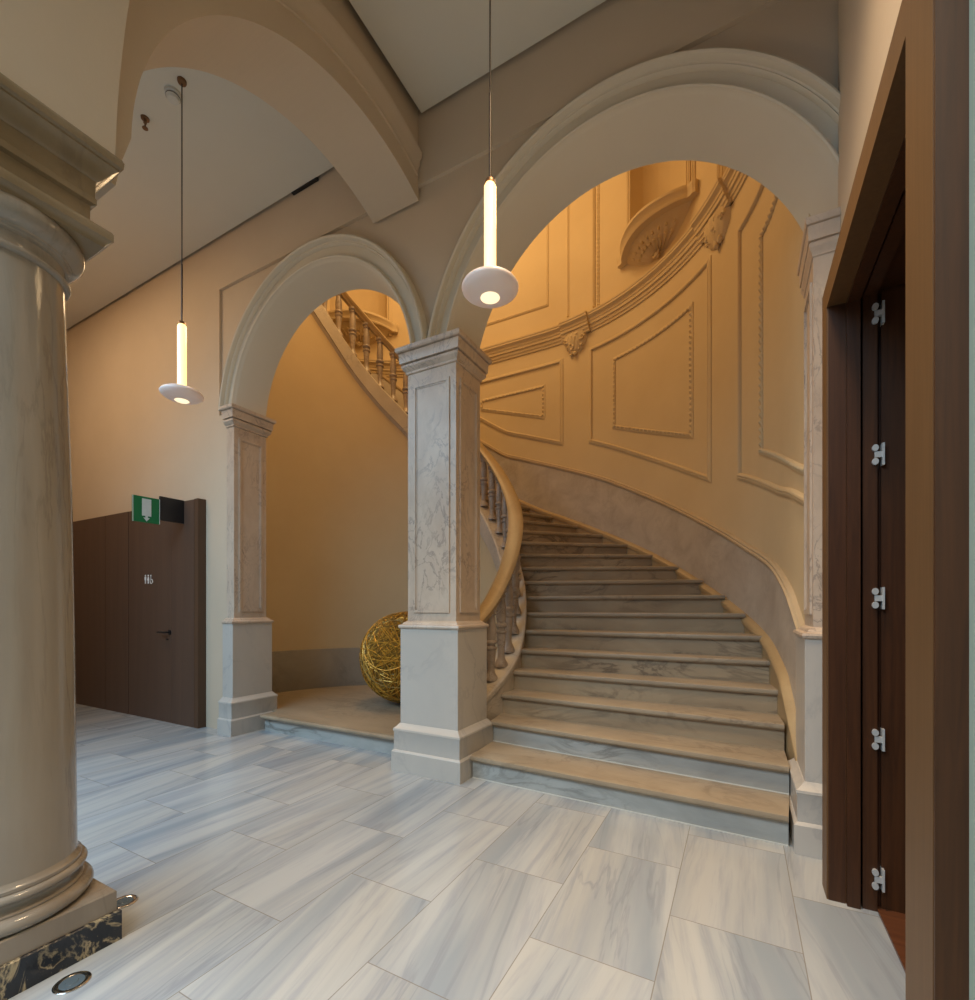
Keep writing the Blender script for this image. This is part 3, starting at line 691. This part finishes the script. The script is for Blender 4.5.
# ------------------------------------------------------------------ woven willow ball
BR = .52; bc = Vector((-3.33, 4.26, .172+BR+.004))
def strands(n, rad, seedv):
    rnd = random.Random(seedv); mb = MB()
    for i in range(n):
        ax = Vector((rnd.gauss(0,1), rnd.gauss(0,1), rnd.gauss(0,1))).normalized(); a = ax.orthogonal().normalized(); b = ax.cross(a)
        off = rnd.uniform(-.72,.72); rr = BR*rnd.uniform(.93,.985); ph = rnd.uniform(0, 6.28); wob = rnd.uniform(.02,.09); fq = rnd.choice((2,3))
        m = 36; rows = []
        for k in range(m):
            t = 2*pi*k/m; o_ = off + wob*sin(fq*t+ph); o_ = max(-.95, min(.95, o_)); q = sqrt(1-o_*o_)
            d = (ax*o_ + (a*cos(t)+b*sin(t))*q); p = bc + d*rr; sd_ = ax.cross(d)
            sd_ = (ax - d*ax.dot(d)).normalized()
            rows.append([tuple(p + d*rad*cos(w_) + sd_*rad*sin(w_)) for w_ in (0, pi/2, pi, 3*pi/2)])
        mb.rows(rows, closeu=True, closev=True)
    return mb
ball = thing('willow_ball', 'large golden ball woven of willow strands on the platform behind the pillar', 'ball', tuple(bc))
for nm, n, rad, sd, mt in (('light_strands', 190, .0055, 3, M_WICK), ('dark_strands', 150, .0050, 9, M_WICKD)):
    strands(n, rad, sd).build(nm, mt, ball, smooth=80)

# ------------------------------------------------------------------ pendant lamps
def pendant(x, y, label):
    r = thing('pendant_lamp', label, 'lamp', (x, y, ZC), 'slim tube pendant lamps')
    MB().lathe([(.030,ZC-.001),(.030,ZC-.012),(.026,ZC-.022),(.012,ZC-.026)], 28, (x,y,0)).build('ceiling_rose', M_BRONZE, r)
    MB().tube([(x,y,ZC-.02),(x,y,3.70)], .0042, 8).build('cord', M_CORD, r)
    MB().tube([(x,y,3.72),(x,y,3.30)], .0062, 10).build('rod', plain('dark rod', (.06,.035,.02), .5), r)
    MB().lathe([(.008,3.310),(.018,3.306),(.024,3.298),(.026,3.284),(.010,3.284)], 24, (x,y,0)).build('socket_cap', M_BRONZE, r)
    MB().lathe([(.006,3.288),(.022,3.284),(.029,3.27),(.029,2.83),(.006,2.825)], 28, (x,y,0)).build('light_tube', M_LED, r, smooth=50)
    le = MB().lathe([(.026,2.832),(.06,2.828),(.10,2.816),(.128,2.800),(.137,2.786),(.133,2.774),(.110,2.757),(.075,2.743),(.048,2.738)], 48, (x,y,0)).build('glass_disc', M_LENS, r, smooth=60)
    MB().lathe([(.048,2.739),(.040,2.734),(.024,2.731),(.004,2.730)], 32, (x,y,0)).build('bulb_glow', M_LENSGLOW, le, smooth=60)
    l = bpy.data.lights.new('lamp glow', 'POINT'); l.energy = 4; l.color = (1,.68,.36); l.shadow_soft_size = .12
    lo = bpy.data.objects.new('lamp_light', l); COL.objects.link(lo); lo.location = (x, y+.16, 3.35)
pendant(-1.055, 1.995, 'lit tube pendant with frosted disc hanging before the large arch')
pendant(-3.53, 1.94, 'lit tube pendant with frosted disc hanging before the brown toilet cladding')

# ceiling bits of the left bay
sd = thing('smoke_detector', 'round white smoke detector on the ceiling beside the pendant rose', 'smoke detector', (-3.675, 1.957, ZC))
MB().lathe([(.055,ZC),(.055,ZC-.018),(.050,ZC-.022)], 32, (-3.675,1.957,0)).build('base', M_DET, sd)
MB().lathe([(.044,ZC-.022),(.046,ZC-.035),(.036,ZC-.052),(.008,ZC-.056)], 32, (-3.675,1.957,0)).build('sensor_head', M_DET, sd)
MB().lathe([(.0475,ZC-.030),(.0475,ZC-.034)], 32, (-3.675,1.957,0)).build('slot', M_BLK, sd)
sk = thing('sprinkler', 'small bronze ceiling sprinkler left of the smoke detector', 'sprinkler', (-4.053, 1.955, ZC))
MB().lathe([(.030,ZC+.004),(.028,ZC-.010),(.012,ZC-.014)], 24, (-4.053,1.955,0)).build('escutcheon', M_BRONZE, sk)
MB().lathe([(.012,ZC-.012),(.012,ZC-.04),(.006,ZC-.045),(.006,ZC-.075),(.020,ZC-.077),(.020,ZC-.081),(.004,ZC-.083)], 20, (-4.053,1.955,0)).build('nozzle', M_BRONZE, sk)
dv = MB().box(-3.60, -3.28, 2.933, 2.961, ZC-.010, ZC+.01).build('air_diffuser', M_BLK, None, smooth=0, org=(-3.45, 2.94, ZC))
tag(dv, 'short black slot diffuser in the gap between ceiling and back wall', 'air vent')

# ------------------------------------------------------------------ light
def area(name, loc, rot, sx, sy, e, col):
    l = bpy.data.lights.new(name, 'AREA'); l.shape = 'RECTANGLE'; l.size = sx; l.size_y = sy; l.energy = e; l.color = col
    o = bpy.data.objects.new(name, l); COL.objects.link(o); o.location = loc; o.rotation_euler = rot; return o
def point(name, loc, e, col, r=.15):
    l = bpy.data.lights.new(name, 'POINT'); l.energy = e; l.color = col; l.shadow_soft_size = r
    o = bpy.data.objects.new(name, l); COL.objects.link(o); o.location = loc; return o
# daylight from the courtyard windows behind and to the left of the camera
l_ = area('courtyard_daylight', (-4.2, -2.0, 4.95), (radians(26), 0, 0), 6.5, 2.6, 350, (.50,.76,1.0)); l_.data.spread = radians(140)
l_ = area('hall_warm_fill', (-.2, -1.6, 4.95), (radians(20), 0, 0), 2.0, 2.4, 44, (1,.82,.60)); l_.data.spread = radians(88)  # added warm fill for the right foreground floor, no real opening
area('stair_ceiling_lamp', (-3.4, 4.6, 8.15), (0,0,0), 2.2, 1.6, 105, (1,.645,.275))
point('stair_wall_lamp', (-3.3, 4.3, 6.6), 28, (1,.62,.26), .3)
l_ = area('bay_warm_fill', (-.3, 1.7, 5.02), (0,0,0), .5, .5, 26, (1,.70,.40)); l_.data.spread = radians(75)  # added fill without a fitting, warms the floor and steps at right
l_ = area('bay_warm_fill', (-6.2, 1.3, 5.02), (0,0,0), 2.6, .6, 46, (1,.72,.45))  # added soft warm wash for the left wall, no fixture there
point('anteroom_fill', (1.7, 1.3, 2.3), 3.5, (1,.70,.40), .1)  # added unseen point light that brightens the open door leaf
w = bpy.data.worlds.new('World'); bpy.context.scene.world = w; w.use_nodes = True
bg = w.node_tree.nodes['Background']; bg.inputs[0].default_value = (.62,.78,1,1); bg.inputs[1].default_value = .12

# ------------------------------------------------------------------ camera
cam = bpy.data.cameras.new('Camera'); co_ = bpy.data.objects.new('Camera', cam); COL.objects.link(co_)
co_.location = (0,0,1.25); co_.rotation_euler = (pi/2, 0, .492)
cam.sensor_fit = 'HORIZONTAL'; cam.sensor_width = 36; cam.lens = 36*470.2/975; cam.shift_y = (608-500)/975; cam.clip_start = .02
sc = bpy.context.scene; sc.camera = co_
sc.view_settings.view_transform = 'Standard'; sc.view_settings.look = 'None'; sc.view_settings.gamma = 1; sc.view_settings.use_curve_mapping = False
sc.view_settings.exposure = 0.08
sc.cycles.use_denoising = True; sc.cycles.max_bounces = 8; sc.cycles.diffuse_bounces = 5
try: sc.cycles.denoiser = 'OPENIMAGEDENOISE'
except Exception: pass
